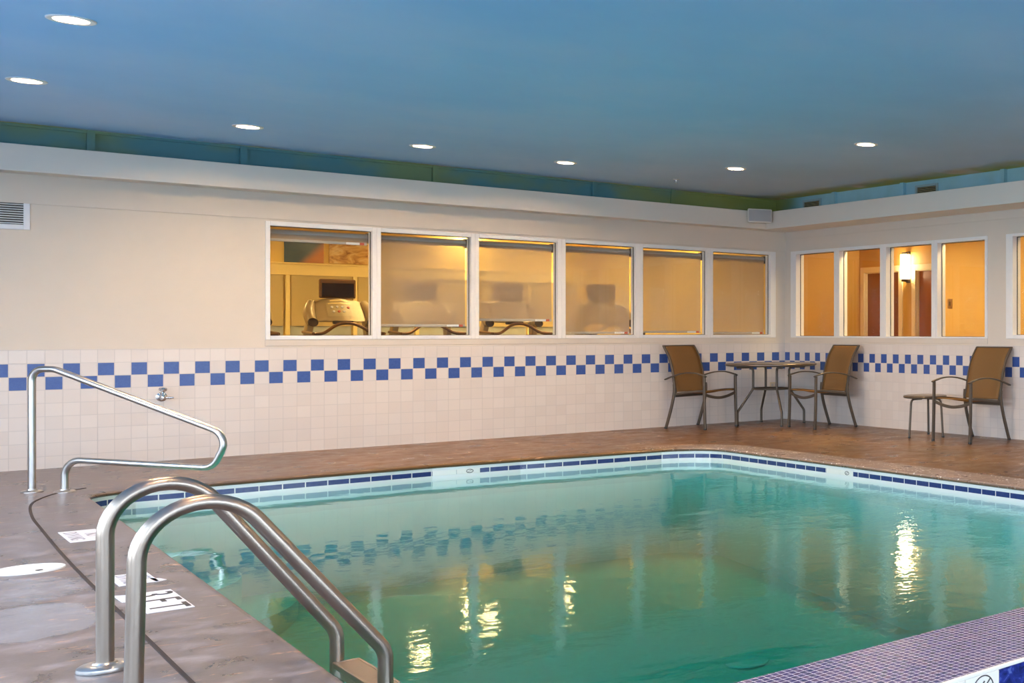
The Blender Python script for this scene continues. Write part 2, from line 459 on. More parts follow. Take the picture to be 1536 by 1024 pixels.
M['table_top'] = simple('bronze_table_top', (.115, .082, .054), .3, metal=.2, var=.12, scale=18)
# rooms beyond
M['gym_wall'] = simple('gym_wall_paint', (.78, .56, .17), .6, var=.03)
M['gym_trim'] = simple('gym_trim_paint', (.86, .68, .28), .45, var=.02)
M['gym_floor'] = simple('gym_floor', (.16, .12, .09), .6)
M['corr_wall'] = simple('corridor_paint', (.60, .355, .085), .6, var=.04, scale=3)
M['corr_trim'] = simple('corridor_trim', (.82, .68, .42), .4, var=.02)
M['door_wood'] = None
def wood():
    t = NT('door_wood'); p = t.geo(); n = t.noise(t.mapping(p, (14, 14, .8)), 2, 5, .6, .4)
    col = t.mix(n, (.17, .045, .014, 1), (.30, .085, .026, 1)); return t.pbr(col, .35)
M['door_wood'] = wood()
M['tm_body'] = simple('treadmill_shell', (.44, .33, .17), .38, metal=.15, var=.05)
M['tm_panel'] = simple('treadmill_panel', (.50, .39, .20), .4, var=.1)
M['tm_dark'] = simple('treadmill_dark', (.06, .035, .02), .4)
M['tm_bar'] = simple('treadmill_bar', (.20, .10, .04), .3, metal=.3)
M['screen'] = simple('switched_off_screen', (.02, .008, .005), .15)
M['daylit_panel'] = simple('daylight_grey_panel', (.45, .48, .44), .3, var=.2, scale=5)  # flat grey panel colour standing in for daylight under the shades
M['baffle'] = simple('lamp_baffle', (.10, .075, .05), .5)
M['lens'] = emitter('downlight_lens', (1.0, .66, .36), 620)
M['lens_gym'] = emitter('gym_downlight_lens', (1.0, .70, .30), 195)
M['sconce_glow'] = emitter('sconce_diffuser', (1.0, .80, .48), 26)

# ------------------------------------------------------------------ room shell
XW, YF, H = -10.2, -15.2, 2.82            # west wall, front (south) wall, ceiling height
# pool outline (clockwise seen from above not required); far edge drifts a little as in the room
def arc(c, r, a0, a1, n=8): return [(c[0]+r*math.cos(math.radians(a0+(a1-a0)*k/n)), c[1]+r*math.sin(math.radians(a0+(a1-a0)*k/n))) for k in range(n+1)]
YD0, YD1 = -9.37, -9.87                    # divider between pool and spa
def pool_outline(grow=0.0):
    """open outline: divider-left -> far-left corner -> far-right corner -> divider-right"""
    base = [(-7.315, YD0)] + [(-7.315+.145*(YD0-y)/(YD0+2.5), y) for y in (-8.4, -7.4, -6.4, -5.4, -4.4, -3.4)]
    base += arc((-6.84, -2.40), .33, 180, 93, 8)
    base += [(-6.3, -2.075), (-5.6, -2.08), (-4.9, -2.085), (-4.2, -2.155), (-3.6, -2.245), (-3.15, -2.31)]
    base += arc((-3.05, -2.84), .52, 79, 0, 9)
    base += [(-2.53, y) for y in (-3.6, -4.6, -5.6, -6.6, -7.6, -8.6, YD0)]
    if not grow: return base
    out = []
    n = len(base)
    for i, (x, y) in enumerate(base):
        a = Vector(base[max(i-1, 0)]); b = Vector(base[min(i+1, n-1)]); t = (b-a).normalized(); nr = Vector((-t.y, t.x))
        out.append((x+nr.x*grow, y+nr.y*grow))
    out[0] = (out[0][0], YD0); out[-1] = (out[-1][0], YD0)
    return out
NOSE = .022
inner = pool_outline(); rim = pool_outline(-NOSE); back = pool_outline(.30)
SPA = [(-7.6, YD1), (-2.53, YD1), (-2.53, -11.6), (-7.0, -11.6), (-7.6, -11.2)]
holes = [back + [(back[-1][0], YD0), ]]
floor_hole = back + [(back[-1][0], YD1), (-2.53, YD1), (-2.53, -11.6), (-7.0, -11.6), (-7.6, -11.2), (back[0][0], YD1)]
mb = MB()
outer = [(XW-.2, YF-.2), (.2, YF-.2), (.2, .2), (XW-.2, .2)]
top = filled(outer, [floor_hole], 0.0); mb.merge(top)
bot = filled(outer, [floor_hole], -.08); mb.merge(bot)
n = len(floor_hole)
lo = [mb.bm.verts.new((x, y, -.08)) for x, y in floor_hole]; hi = [mb.bm.verts.new((x, y, 0)) for x, y in floor_hole]
for i in range(n): mb.bm.faces.new((lo[i], lo[(i+1) % n], hi[(i+1) % n], hi[i]))
mb.build('floor', M['deck'], kind='structure', label='stained concrete pool deck, worn beside the ladder, cool daylight grey painted in')

# coping: bullnose swept along the pool edge
mb = MB(); prof = [(.30, -.10), (.30, 0), (0.01, 0), (-.010, -.003), (-.019, -.010), (-NOSE, -.018), (-.019, -.027), (-.008, -.034), (0.02, -.034), (.02, -.10)]
rows = []
for (g, z) in prof:
    pl = pool_outline(g) if g else pool_outline()
    rows.append([mb.bm.verts.new((x, y, z)) for x, y in pl])
for A, B in zip(rows, rows[1:]):
    for i in range(len(A)-1):
        f = mb.bm.faces.new((A[i], A[i+1], B[i+1], B[i])); f.smooth = True
mb.build('trim_coping', M['coping'], kind='structure', label='rounded concrete coping lip around the pool')

# expansion joint along the west coping
jp = catmull([(-7.10, -1.80), (-7.245, -1.95), (-7.36, -2.18), (-7.46, -2.55), (-7.52, -3.2), (-7.545, -3.9), (-7.575, -5.0), (-7.592, -6.1), (-7.60, -7.1), (-7.61, -8.1), (-7.62, -9.3)], 5)
mb = MB(); mb.tube([(p.x, p.y, .0005) for p in jp], 1, 8, flat=(.015, .006), side=(1, .2, 0))
mb.build('trim_joint', M['joint'], kind='structure', label='dark expansion joint between walkway and coping')

# waterline tile band with arc length UVs
pl = inner; mb = MB(); uvl = mb.bm.loops.layers.uv.new('UVMap'); L = [0]
for a, b in zip(pl, pl[1:]): L.append(L[-1]+math.hypot(b[0]-a[0], b[1]-a[1]))
zs = [-.03, -.30]
vs = [[mb.bm.verts.new((x, y, z)) for x, y in pl] for z in zs]
for i in range(len(pl)-1):
    f = mb.bm.faces.new((vs[0][i], vs[0][i+1], vs[1][i+1], vs[1][i]))
    for lp, (uu, vv) in zip(f.loops, ((L[i], zs[0]), (L[i+1], zs[0]), (L[i+1], zs[1]), (L[i], zs[1]))): lp[uvl].uv = (uu, vv)
mb.build('trim_waterline', M['band'], kind='structure', label='navy and white waterline tile band of the pool')

# basin
WZ = -.125
def floorz(y): return -1.0 - .085*(-2.1-y)
mb = MB(); ring_t = [(x, y) for x, y in inner]
a = [mb.bm.verts.new((x, y, -.30)) for x, y in ring_t]; b = [mb.bm.verts.new((x, y, floorz(y))) for x, y in ring_t]
for i in range(len(a)-1): mb.bm.faces.new((a[i], a[i+1], b[i+1], b[i]))
mb.bm.faces.new((a[-1], a[0], b[0], b[-1]))
fb = filled(ring_t, [], 0)
for v in fb.verts: v.co.z = floorz(v.co.y)
mb.merge(fb)
basin = mb.build('floor_pool_basin', M['plaster'], kind='structure', label='pale plaster pool basin under the water')
# corner steps
mb = MB()
for k, (r, z) in enumerate(((.55, -.48), (.9, -.70), (1.25, -.90))):
    poly = [(-7.15, -2.08)] + [(-7.15+r*math.cos(t), -2.08+r*math.sin(t)) for t in [math.radians(-90+90*i/16) for i in range(17)]]
    mb.prism(poly, -1.3, z)
mb.build('floor_pool_steps', M['plaster'], kind='structure', label='curved plaster entry steps in the far left corner of the pool')
# water
mb = MB(); wo = pool_outline(.05); wo[0] = (wo[0][0], YD0+.007); wo[-1] = (wo[-1][0], YD0+.007)
mb.prism(wo, -2.2, WZ)
mb.build('pool_water', M['water'], kind='stuff', label='rippled green water filling the swimming pool', cat='water')

# divider between pool and spa
dv = MB(); dv.box(-7.32, -2.53, YD1, YD0, -1.75, -.008)
dvo = dv.build('wall_spa_divider', M['plaster'], kind='structure', label='divider wall between the pool and the spa')
m2 = MB(); m2.box(-7.32, -2.53, YD1+.008, YD0+.006, -.008, 0); m2.build('mosaic_top', M['mosaic'], dvo, label='purple blue mosaic top with white grout')
m2 = MB(); m2.box(-7.32, -2.53, YD0, YD0+.006, -.30, -.008); m2.build('mosaic_face', M['mosaic'], dvo)
m2 = MB(); m2.box(-7.32, -2.53, YD1-.006, YD1+.008, -.012, .001, .003); m2.build('edge_trim', M['white_tile'], dvo, label='white edge trim')
x = -5.756; k = 0
tiles = [(-6.224, -6.068, 'w'), (-6.068, -5.912, 'w'), (-5.912, -5.756, 'w')]
tiles += [(-6.224-.156*(k+1), -6.224-.156*k, 'b') for k in range(7)] + [(-5.756+.156*k, -5.756+.156*(k+1), 'b') for k in range(20)]
for (x0, x1, c) in tiles:
    m2 = MB(); m2.box(x0+.0012, x1-.0012, YD1-.007, YD1, -.165, -.012, .0015)
    m2.build('face_tile', M['white_tile' if c == 'w' else 'cobalt_tile'], dvo, label='white marker tile' if c == 'w' else 'cobalt blue glazed tile')
# no diving ring on the white tile
m2 = MB(); cx, cz, yy = -5.832, -.062, YD1-.0075
m2.tube([(cx+.047*math.cos(2*PI*k/40), yy, cz+.047*math.sin(2*PI*k/40)) for k in range(40)], .0022, 6, closed=True)
m2.build('symbol_ring', M['ink'], dvo, label='black ring of the no diving symbol'); m2 = MB()
m2.bar((cx-.033, yy, cz-.033), (cx+.033, yy, cz+.033), .003, .004, bev=0)
m2.tube(catmull([(cx+.006, yy, cz+.028), (cx-.008, yy, cz+.012), (cx-.012, yy, cz-.004), (cx+.002, yy, cz-.02)], 4), .003, 6)
m2.build('no_diving_symbol', M['ink'], dvo, label='black ringed no diving symbol')
# spa
mb = MB(); mb.prism(SPA, -1.0, -.95); sb = filled(SPA, [], -.95)
nsp = len(SPA); mb.merge(sb)
for i in range(1, nsp):
    (xa, ya), (xb, yb) = SPA[i], SPA[(i+1) % nsp]
    v = [mb.bm.verts.new(q) for q in ((xa, ya, -.95), (xb, yb, -.95), (xb, yb, -.02), (xa, ya, -.02))]; mb.bm.faces.new(v)
mb.build('floor_spa_basin', M['plaster'], kind='structure', label='plaster spa basin')
mb = MB(); mb.prism([(-7.595, YD1-.02), (-2.535, YD1-.02), (-2.535, -11.595), (-7.0, -11.595), (-7.595, -11.2)], -.94, -.10)
mb.build('spa_water', M['spa_water'], kind='stuff', label='water of the spa at the lower right', cat='water')

# walls
WL = [(-5.582, -4.744), (-4.669, -3.833), (-3.754, -2.935), (-2.847, -2.034), (-1.944, -1.12), (-1.038, -.224)]
WR = [(-1.073, -.263), (-1.978, -1.183), (-2.901, -2.091), (-3.774, -3.003)]
WR2 = [(-5.01, -4.201), (-5.92, -5.11), (-6.83, -6.02)]
wb = MB(); wall_grid(wb, 'x', 0, .15, XW-.15, .15, -.08, 3.0, [(-5.618, -.145, 1.06, 2.165)])
wb.build('wall_back', M['paint'], kind='structure', label='cream long wall with six gym windows')
wr = MB(); wall_grid(wr, 'y', 0, .15, YF-.15, 0, -.08, 3.0, [(-3.81, -.144, 1.06, 2.17), (-6.87, -4.10, 1.06, 2.17)])
wr.build('wall_right', M['paint'], kind='structure', label='cream end wall with the corridor windows')
# west wall with tall daylight windows, front wall with a glazed door opening
WW = [(-13.9, -12.5), (-12.2, -10.8), (-10.5, -9.1), (-8.6, -7.2), (-6.9, -5.5), (-5.2, -3.8), (-3.5, -2.1)]
ww = MB(); wall_grid(ww, 'y', XW-.15, XW, YF-.15, 0, -.08, 3.0, [(a, b, .35, 2.35) for a, b in WW])
ww.build('wall_left', M['paint'], kind='structure', label='cream outside wall with tall daylight windows')
FW = [(-9.4, -7.6), (-6.8, -5.0), (-4.2, -2.4)]
wf = MB(); wall_grid(wf, 'x', YF-.15, YF, XW, 0, -.08, 3.0, [(a, b, .35, 2.35) for a, b in FW])
wf.build('wall_front', M['paint'], kind='structure', label='cream wall behind the viewer with daylight windows')
# tile wainscots
wt = MB(); wt.box(XW, 0, -.008, 0, 0, .986); wt.build('trim_tile_back', M['tile_back'], kind='structure', label='white tile wainscot with blue checker rows along the long wall')
wt = MB(); wt.box(-.008, 0, YF, -.008, 0, .986); wt.build('trim_tile_right', M['tile_right'], kind='structure', label='white tile wainscot with blue checker rows along the end wall')
# headers, ledges, fascia
hd = MB(); hd.box(XW, -.0, -.014, 0, 2.185, 2.425); hd.build('trim_header_back', M['paint'], kind='structure', label='plain header band over the gym windows')
hd = MB(); hd.box(-.012, 0, YF, -.014, 2.335, 2.425); hd.build('trim_header_right', M['paint'], kind='structure', label='plain header band over the corridor windows')
lg = MB(); lg.box(XW, 0, -.23, 0, 2.425, 2.642, .004); lg.build('trim_ledge_back', M['paint_white'], kind='structure', label='white ledge along the top of the long wall')
lg = MB(); lg.box(-.43, 0, YF, -.23, 2.425, 2.642, .004); lg.build('trim_ledge_right', M['paint_white'], kind='structure', label='white ledge along the top of the end wall')
fa = MB(); fa.box(XW, -.2, -.10, -.05, 2.642, H)
for xx in (-8.2, -6.86, -5.81, -4.215, -2.577, -1.63): fa.box(xx-.026, xx+.026, -.140, -.10, 2.642, H)
fa.box(XW, -.2, -.122, -.10, H-.022, H); fa.build('trim_fascia_back', M['mural_band'], kind='structure', label='painted teal fascia above the long ledge')
fa = MB(); fa.box(-.20, -.15, YF, -.10, 2.642, H)
for yy in (-1.375, -2.66, -4.28, -5.9): fa.box(-.245, -.20, yy-.03, yy+.03, 2.642, H)
fa.build('trim_fascia_right', M['mural_band'], kind='structure', label='painted fascia above the end ledge, its pale blue glow put into the colour')

# ceiling with round cut-outs for the recessed lamps
LIGHTS = [(-7.49, -4.50), (-7.46, -2.31), (-6.04, -1.36), (-4.74, -1.37), (-3.44, -1.345), (-2.095, -2.25), (-2.14, -4.47)]
HID = [(-7.49, -6.7), (-7.49, -8.9), (-7.49, -11.1), (-2.12, -6.7), (-2.12, -8.9), (-2.12, -11.1), (-4.8, -9.6), (-4.8, -12.4)]
RC = .088
circ = lambda x, y, r, n=28: [(x+r*math.cos(2*PI*k/n), y+r*math.sin(2*PI*k/n)) for k in range(n)]
cb_ = MB(); cb_.merge(filled([(XW-.15, YF-.15), (.15, YF-.15), (.15, .15), (XW-.15, .15)], [circ(x, y, RC) for x, y in LIGHTS+HID], H))
cb_.box(XW-.15, .15, YF-.15, .15, H+.14, H+.2)
cb_.build('ceiling', M['mural'], kind='structure', label='blue painted sky ceiling')
def downlight(x, y, label, group='recessed ceiling downlights'):
    t = thing('recessed_downlight', label, 'ceiling light', (x, y, H), 0, group)
    m = MB(); m.lathe([(.105, 0), (.105, -.005), (.100, -.008), (.076, -.005), (.074, -.001), (RC+.002, .001), (.105, 0)], seg=36)
    m.build('trim_ring', M['white'], t)
    m = MB(); m.lathe([(.0745, -.002), (.060, .026), (.060, .10), (RC-.001, .10), (RC-.001, .0)], seg=36); m.build('baffle', M['baffle'], t, label='dim tapered baffle')
    m = MB(); m.lathe([(0, 0), (.0595, 0), (.0595, .004), (0, .004)], (0, 0, .022), seg=32); m.build('lens', M['lens'], t, label='glowing warm lens')
    return t
LL = ['glowing recessed ceiling downlight nearest the viewer, at the upper left', 'glowing recessed ceiling downlight at far left, second nearest the viewer',
      'glowing recessed downlight high above the wall left of the gym windows', 'glowing recessed downlight above the second gym window',
      'glowing recessed downlight above the fourth gym window', 'glowing recessed downlight nearest the room corner, above the patio table',
      'glowing recessed downlight above the corridor windows at right']
dl0 = None
for (x, y), lb in zip(LIGHTS, LL):
    if dl0 is None: dl0 = downlight(x, y, lb)
    else:
        d = copy_tree(dl0); d.location = (x, y, H); d['label'] = lb
for x, y in HID:
    d = copy_tree(dl0); d.location = (x, y, H); d['label'] = 'recessed ceiling downlight over the part of the room behind the viewer'
# fire sprinkler
t = thing('fire_sprinkler', 'tiny chrome fire sprinkler head on the ceiling near the corner', 'sprinkler', (-2.07, -1.0, H+.004))
m = MB(); m.lathe([(0, .14), (.010, .14), (.010, 0), (.035, 0), (.032, -.006), (.012, -.01), (0.008, -.028), (0, -.028)], seg=16); m.build('escutcheon', M['chrome'], t)
m = MB(); m.tube([(-.012, 0, -.026), (-.013, 0, -.04), (0, 0, -.05)], .0025, 6); m.tube([(.012, 0, -.026), (.013, 0, -.04), (0, 0, -.05)], .0025, 6); m.lathe([(0, -.05), (.016, -.05), (.016, -.053), (0, -.053)], seg=12); m.build('deflector', M['chrome'], t)

# ------------------------------------------------------------------ windows
def win(idx, axis, a0, a1, z0, z1, left, right, zb, zt, face, depth, label, glass_at):
    """frame bars + pane; a0..a1 clear opening; left/right outer frame edges"""
    f = MB()
    def bx(A, B, z0_, z1_):
        if axis == 'x': f.box(A, B, -face, depth, z0_, z1_, .003)
        else: f.box(-face, depth, A, B, z0_, z1_, .003)
    bx(left, a0, zb, zt); bx(a1, right, zb, zt); bx(a0, a1, zb, z0); bx(a0, a1, z1, zt)
    o = bpy.data.objects.new('window_%d' % idx, None); link(o); tag(o, label, None, None, 'structure')
    fo = f.build('window_frame', M['white'], o)
    p = MB()
    if axis == 'x': p.box(a0, a1, glass_at, glass_at+.006, z0, z1)
    else: p.box(glass_at, glass_at+.006, a0, a1, z0, z1)
    p.build('window_pane', M['glass'], o)
    s = MB(); e = .006
    if axis == 'x':
        for q in ((a0, a0+e, z0, z1), (a1-e, a1, z0, z1), (a0+e, a1-e, z1-e, z1), (a0+e, a1-e, z0, z0+.004)): s.box(q[0], q[1], glass_at-.006, glass_at, q[2], q[3])
    else:
        for q in ((a0, a0+e, z0, z1), (a1-e, a1, z0, z1), (a0+e, a1-e, z1-e, z1), (a0+e, a1-e, z0, z0+.004)): s.box(glass_at-.006, glass_at, q[0], q[1], q[2], q[3])
    s.build('window_gasket', M['seal'], o)
    return o
names6 = ['first', 'second', 'third', 'fourth', 'fifth', 'sixth']
for i, (a0, a1) in enumerate(WL):
    l = -5.618 if i == 0 else (WL[i-1][1]+a0)/2; r = -.145 if i == 5 else (a1+WL[i+1][0])/2
    win(i+1, 'x', a0, a1, 1.097, 2.124, l, r, 1.06, 2.165, .012, .11, '%s gym window pane from the left in a white frame' % names6[i], .045)
for i, (a0, a1) in enumerate(WR):
    r = -.144 if i == 0 else (WR[i-1][0]+a1)/2; l = -3.81 if i == 3 else (a0+WR[i+1][1])/2
    win(i+7, 'y', a0, a1, 1.078, 2.13, l, r, 1.06, 2.17, .012, .11, '%s corridor window pane from the corner in a white frame' % names6[i], .06)
for i, (a0, a1) in enumerate(WR2):
    r = -4.10 if i == 0 else (WR2[i-1][0]+a1)/2; l = -6.87 if i == 2 else (a0+WR2[i+1][1])/2
    win(i+11, 'y', a0, a1, 1.10, 2.14, l, r, 1.06, 2.17, .012, .11, 'corridor window pane at the right edge of the picture' if i == 0 else 'corridor window pane further along the end wall', .06)
k = 14
for a, b in WW:
    o = bpy.data.objects.new('window_%d' % k, None); link(o); tag(o, 'tall daylight window in the outside wall', None, None, 'structure'); k += 1
    f = MB()
    for q in ((a, a+.06, .35, 2.35), (b-.06, b, .35, 2.35), (a+.06, b-.06, .35, .41), (a+.06, b-.06, 2.29, 2.35), ((a+b)/2-.025, (a+b)/2+.025, .41, 2.29)): f.box(XW-.1, XW-.03, q[0], q[1], q[2], q[3])
    f.build('window_frame', M['white'], o)
    p = MB(); p.box(XW-.07, XW-.064, a+.06, b-.06, .41, 2.29); p.build('window_pane', M['glass'], o)
for a, b in FW:
    o = bpy.data.objects.new('window_%d' % k, None); link(o); tag(o, 'tall daylight window behind the viewer', None, None, 'structure'); k += 1
    f = MB()
    for q in ((a, a+.06, .35, 2.35), (b-.06, b, .35, 2.35), (a+.06, b-.06, .35, .41), (a+.06, b-.06, 2.29, 2.35), ((a+b)/2-.025, (a+b)/2+.025, .41, 2.29)): f.box(q[0], q[1], YF-.1, YF-.03, q[2], q[3])
    f.build('window_frame', M['white'], o)
    p = MB(); p.box(a+.06, b-.06, YF-.07, YF-.064, .41, 2.29); p.build('window_pane', M['glass'], o)
# window surrounds (flat sills)
sl = MB(); sl.box(-5.62, -.143, -.006, 0, 1.0, 1.06, .002); sl.build('trim_sill_back', M['paint'], kind='structure', label='plain sill band under the gym windows')
sl = MB(); sl.box(-.006, 0, -3.812, -.143, 1.0, 1.06, .002); sl.build('trim_sill_right', M['paint'], kind='structure', label='plain sill band under the corridor windows')
# terrace outside for the light to come over
gp = MB(); gp.box(-40, XW-.2, -45, 25, -.3, -.2); gp.box(XW-.2, 30, -45, YF-.2, -.3, -.2)
gp.build('floor_outside', simple('outside_paving', (.35, .35, .36), .8), kind='structure', label='paving outside the daylight windows')

# ------------------------------------------------------------------ roller shades of the gym windows
bott = [1.99, 1.185, 1.248, 1.108, 1.118, 1.104]
desc = ['rolled almost fully up over the first gym window', 'pulled nearly down over the second gym window', 'stopped a hand above the sill of the third gym window',
        'pulled down over the fourth gym window', 'pulled down over the fifth gym window', 'pulled down over the sixth gym window by the corner']
for i, (a0, a1) in enumerate(WL):
    t = thing('roller_shade', 'tan mesh roller shade '+desc[i], 'roller shade', ((a0+a1)/2, .135, bott[i]), 0, 'roller shades of the gym windows')
    w = (a1-a0)/2+.012; h = 2.115-bott[i]
    m = MB(); m.tube([(-w, .03, h-.045), (w-.01, .03, h-.045)], .036, 20); m.build('roller', M['hem'], t, label='roller tube wound with shade cloth')
    m = MB(); m.box(w-.012, w-.002, -.012, .07, h-.10, h+.0, .002); m.build('bracket', M['tm_dark'], t, label='dark end bracket')
    m = MB(); m.grid(lambda u, v: Vector((-w+.01+u*(2*w-.03), -.005+.004*math.sin(u*9+i)*(1-v), .012+v*(h-.05))), 10, 6); m.build('shade_cloth', M['shade'], t)
    m = MB(); m.box(-w+.01, w-.02, -.011, .004, 0, .026, .004); hb = m.build('hem_bar', M['hem'], t)
    m = MB(); m.box(w-.20, w-.085, -.0135, -.011, .002, .024); m.build('label_strip', M['tag_white'], hb, label='white label')
    m = MB(); m.box(w-.082, w-.045, -.0135, -.011, .001, .025); m.build('warning_tag', M['tag_red'], hb, label='red tag')

# ------------------------------------------------------------------ small wall fittings
t = thing('wall_air_grille', 'white louvred air grille on the long wall at the left edge', 'air grille', (-7.44, 0, 1.97))
m = MB(); W = .218
for q in ((-W, -W+.04, 0, .35), (W-.04, W, 0, .35), (-W+.04, W-.04, 0, .04), (-W+.04, W-.04, .31, .35)): m.box(q[0], q[1], -.012, 0, q[2], q[3], .003)
m.build('grille_frame', M['vent_white'], t)
m = MB(); m.box(-W+.04, W-.04, -.002, 0, .04, .31); m.build('grille_backing', M['dark'], t, label='dark opening')
for k in range(14):
    m = MB(); z = .05+k*.0192
    m.bar((-W+.038, -.006, z), (W-.038, -.006, z), .011, .0042, up=(0, -.6, .8), bev=0); m.build('slat', M['vent_white'], t)
def fascia_vent(y, label):
    t = thing('fascia_vent', label, 'air vent', (-.20, y, 2.642), 0, 'supply vents over the end ledge')
    w, h = .19, .13
    m = MB()
    for q in ((-w, -w+.03, 0, h), (w-.03, w, 0, h), (-w+.03, w-.03, h-.025, h), (-w+.03, w-.03, 0, .015)): m.box(-.016, 0, q[0], q[1], q[2], q[3], .002)
    m.build('vent_frame', simple('vent_frame_paint', (.30, .42, .46), .5), t)
    m = MB(); m.box(-.004, 0, -w+.03, w-.03, .015, h-.025); m.build('vent_opening', M['dark'], t)
    for k in range(5):
        m = MB(); z = .024+k*.018; m.bar((-.009, -w+.03, z), (-.009, w-.03, z), .010, .004, up=(-.6, 0, .8), bev=0); m.build('slat', M['tm_panel'], t)
fascia_vent(-.89, 'small slatted vent over the end ledge, nearer the corner')
fascia_vent(-3.05, 'small slatted vent over the end ledge, right of the corner one')
# speaker
t = thing('wall_speaker', 'small cream loudspeaker on the ledge in the room corner', 'speaker', (-.605, -.365, 2.575), math.radians(-22))
m = MB(); m.grid  # body: rounded trapezoid
poly = [(-.15, 0), (.15, 0), (.13, .06), (.07, .12), (-.07, .12), (-.13, .06)]
m.prism(poly, -.085, .085); bmesh.ops.bevel(m.bm, geom=list(m.bm.edges), offset=.008, segments=2, affect='EDGES')
m.build('speaker_body', M['speaker'], t)
m = MB()
m.grid(lambda u, v: Vector((-.135+.27*u, -.004-.018*math.sin(PI*u), -.07+.14*v)), 10, 2); m.grid(lambda u, v: Vector((-.135+.27*u, .002, -.07+.14*v)), 10, 2)
m.build('speaker_grille', M['speaker_grille'], t)
m = MB(); m.tube([(0, .11, 0), (0, .20, 0), (.0, .30, .0)], .012, 8); m.box(-.03, .03, .285, .30, -.04, .04); m.build('bracket', M['white'], t)
# spigot
t = thing('hose_spigot', 'chrome hose spigot on the tiled wall behind the handrail', 'tap', (-6.375, -.006, .562))
m = MB(); m.lathe([(0, 0), (.042, 0), (.040, .006), (.022, .012), (.016, .02), (.014, .05), (0, .05)], axis=(0, -1, 0), seg=24); m.build('wall_flange', M['chrome'], t)
m = MB(); m.lathe([(0, -.022), (.018, -.022), (.021, -.006), (.02, .012), (.012, .024), (.010, .05), (0, .05)], (0, -.062, 0), seg=20)
m.tube(catmull([(.0, -.062, -.004), (.03, -.07, -.008), (.058, -.075, -.008), (.072, -.078, -.004)], 4), [.012]*4+[.011]*4+[.009]*5, 10); m.build('valve_body', M['chrome'], t)
m = MB(); m.lathe([(0, .046), (.016, .046), (.030, .056), (.032, .07), (.024, .082), (0, .084)], (0, -.062, 0), seg=20); m.build('handle', M['chrome'], t)
# outlet
t = thing('wall_outlet', 'ivory power outlet on the tiled wall behind the patio table', 'outlet', (-.175, -.008, .447))
m = MB(); m.box(-.058, .058, -.007, 0, -.036, .036, .003); m.build('cover_plate', M['outlet'], t)
for s in (-.026, .026):
    m = MB(); m.box(s-.016, s+.016, -.0095, -.007, -.018, .018, .001); m.build('socket', M['hem'], t)

# ------------------------------------------------------------------ pool handrail at the corner steps
d = Vector((.66034, -.75097, 0)); ang = math.atan2(d.y, d.x)
t = thing('pool_handrail', 'bent stainless handrail standing at the far left corner of the pool', 'handrail', (-7.383, -1.784, 0), ang)
path = fillet([(.0, 0, 0), (.0, 0, .845), (.13, 0, .845), (.30, 0, .803), (1.36, 0, .405), (1.33, 0, .178), (1.10, 0, .180), (.232, 0, .236), (.232, 0, 0)], [.16, .12, .2, .13, .115, .2, .13], 10)
path = fillet([(0, 0, 0), (0, 0, .87), (.16, 0, .87), (1.40, 0, .40), (1.28, 0, .172), (.232, 0, .232), (.232, 0, 0)], [.10, .14, .12, .10, .11], 12)
m = MB(); m.tube(path, .0225, 18); m.build('rail_tube', M['steel'], t)
for x in (0, .232):
    m = MB(); m.lathe([(0, 0), (.062, 0), (.062, .006), (.054, .012), (.030, .016), (.028, .024), (.0, .024)], (x, 0, 0), seg=28); m.build('floor_flange', M['steel'], t)

# ------------------------------------------------------------------ ladder
t = thing('pool_ladder', 'stainless pool ladder with two arched rails in the foreground', 'pool ladder', (-7.77, -7.898, 0))
for yo in (.247, -.247):
    if yo > 0: q = [(0, 0), (0, .963), (.672, -.006), (.672, -.9)]; rd = [.161, .11]
    else: q = [(0, 0), (.018, .925), (.687, .012), (.687, -.9)]; rd = [.168, .10]
    pts = fillet([(x, yo, z) for x, z in q], rd, 16, .7)
    m = MB(); m.tube(pts, .0242, 20); rl = m.build('ladder_rail', M['steel_worn'], t, label='far arched rail' if yo > 0 else 'near arched rail')
    m = MB(); m.lathe([(0, .0), (.074, 0), (.076, .004), (.074, .014), (.066, .020), (.034, .022), (.030, .027), (0, .027)], (0, yo, 0), seg=36); m.build('floor_flange', M['steel'], t)
    m = MB(); m.lathe([(.026, 0), (.034, 0), (.034, .03), (.026, .03)], (q[-1][0], yo, -.92), seg=16); m.build('bumper', M['black'], rl)
for k, z in enumerate((-.118, -.40, -.68)):
    m = MB(); m.box(.655, .735, -.225, .225, z-.012, z, .004)
    m.box(.65, .662, -.225, .225, z-.04, z+.004, .003); m.box(.732, .742, -.225, .225, z-.03, z+.003, .003)
    m.box(.655, .735, .217, .23, z-.03, z+.002, .002); m.box(.655, .735, -.23, -.217, z-.03, z+.002, .002)
    tr = m.build('tread', M['tread_steel'], t, label='grey step tread with bare metal edges')

# ------------------------------------------------------------------ deck markers and lid
def marker(loc, rz, rows, w, h, label, dark, mat='chip_white'):
    """white tile sign; text reads along local +x, letter tops +y"""
    t = thing('deck_marker', label, 'pool sign', loc, rz, 'deck marker tiles along the pool edge')
    m = MB(); nt = max(1, round(w/.155))
    for k in range(nt): m.box(-w/2+w*k/nt+.002, -w/2+w*(k+1)/nt-.002, -h/2, h/2, 0, .003, .001)
    m.build('sign_tile', M[mat], t)
    for (word, size, ox, oy) in rows:
        for j, ch_ in enumerate(word):
            m = MB(); m.merge(text_bm(ch_, size, Matrix.Translation((ox+(j-(len(word)-1)/2)*size*.66, oy, .0035)), .0008))
            m.build('letter', dark, t, label='dark letter '+ch_)
    return t
faded = simple('faded_lettering', (.36, .33, .36), .5)
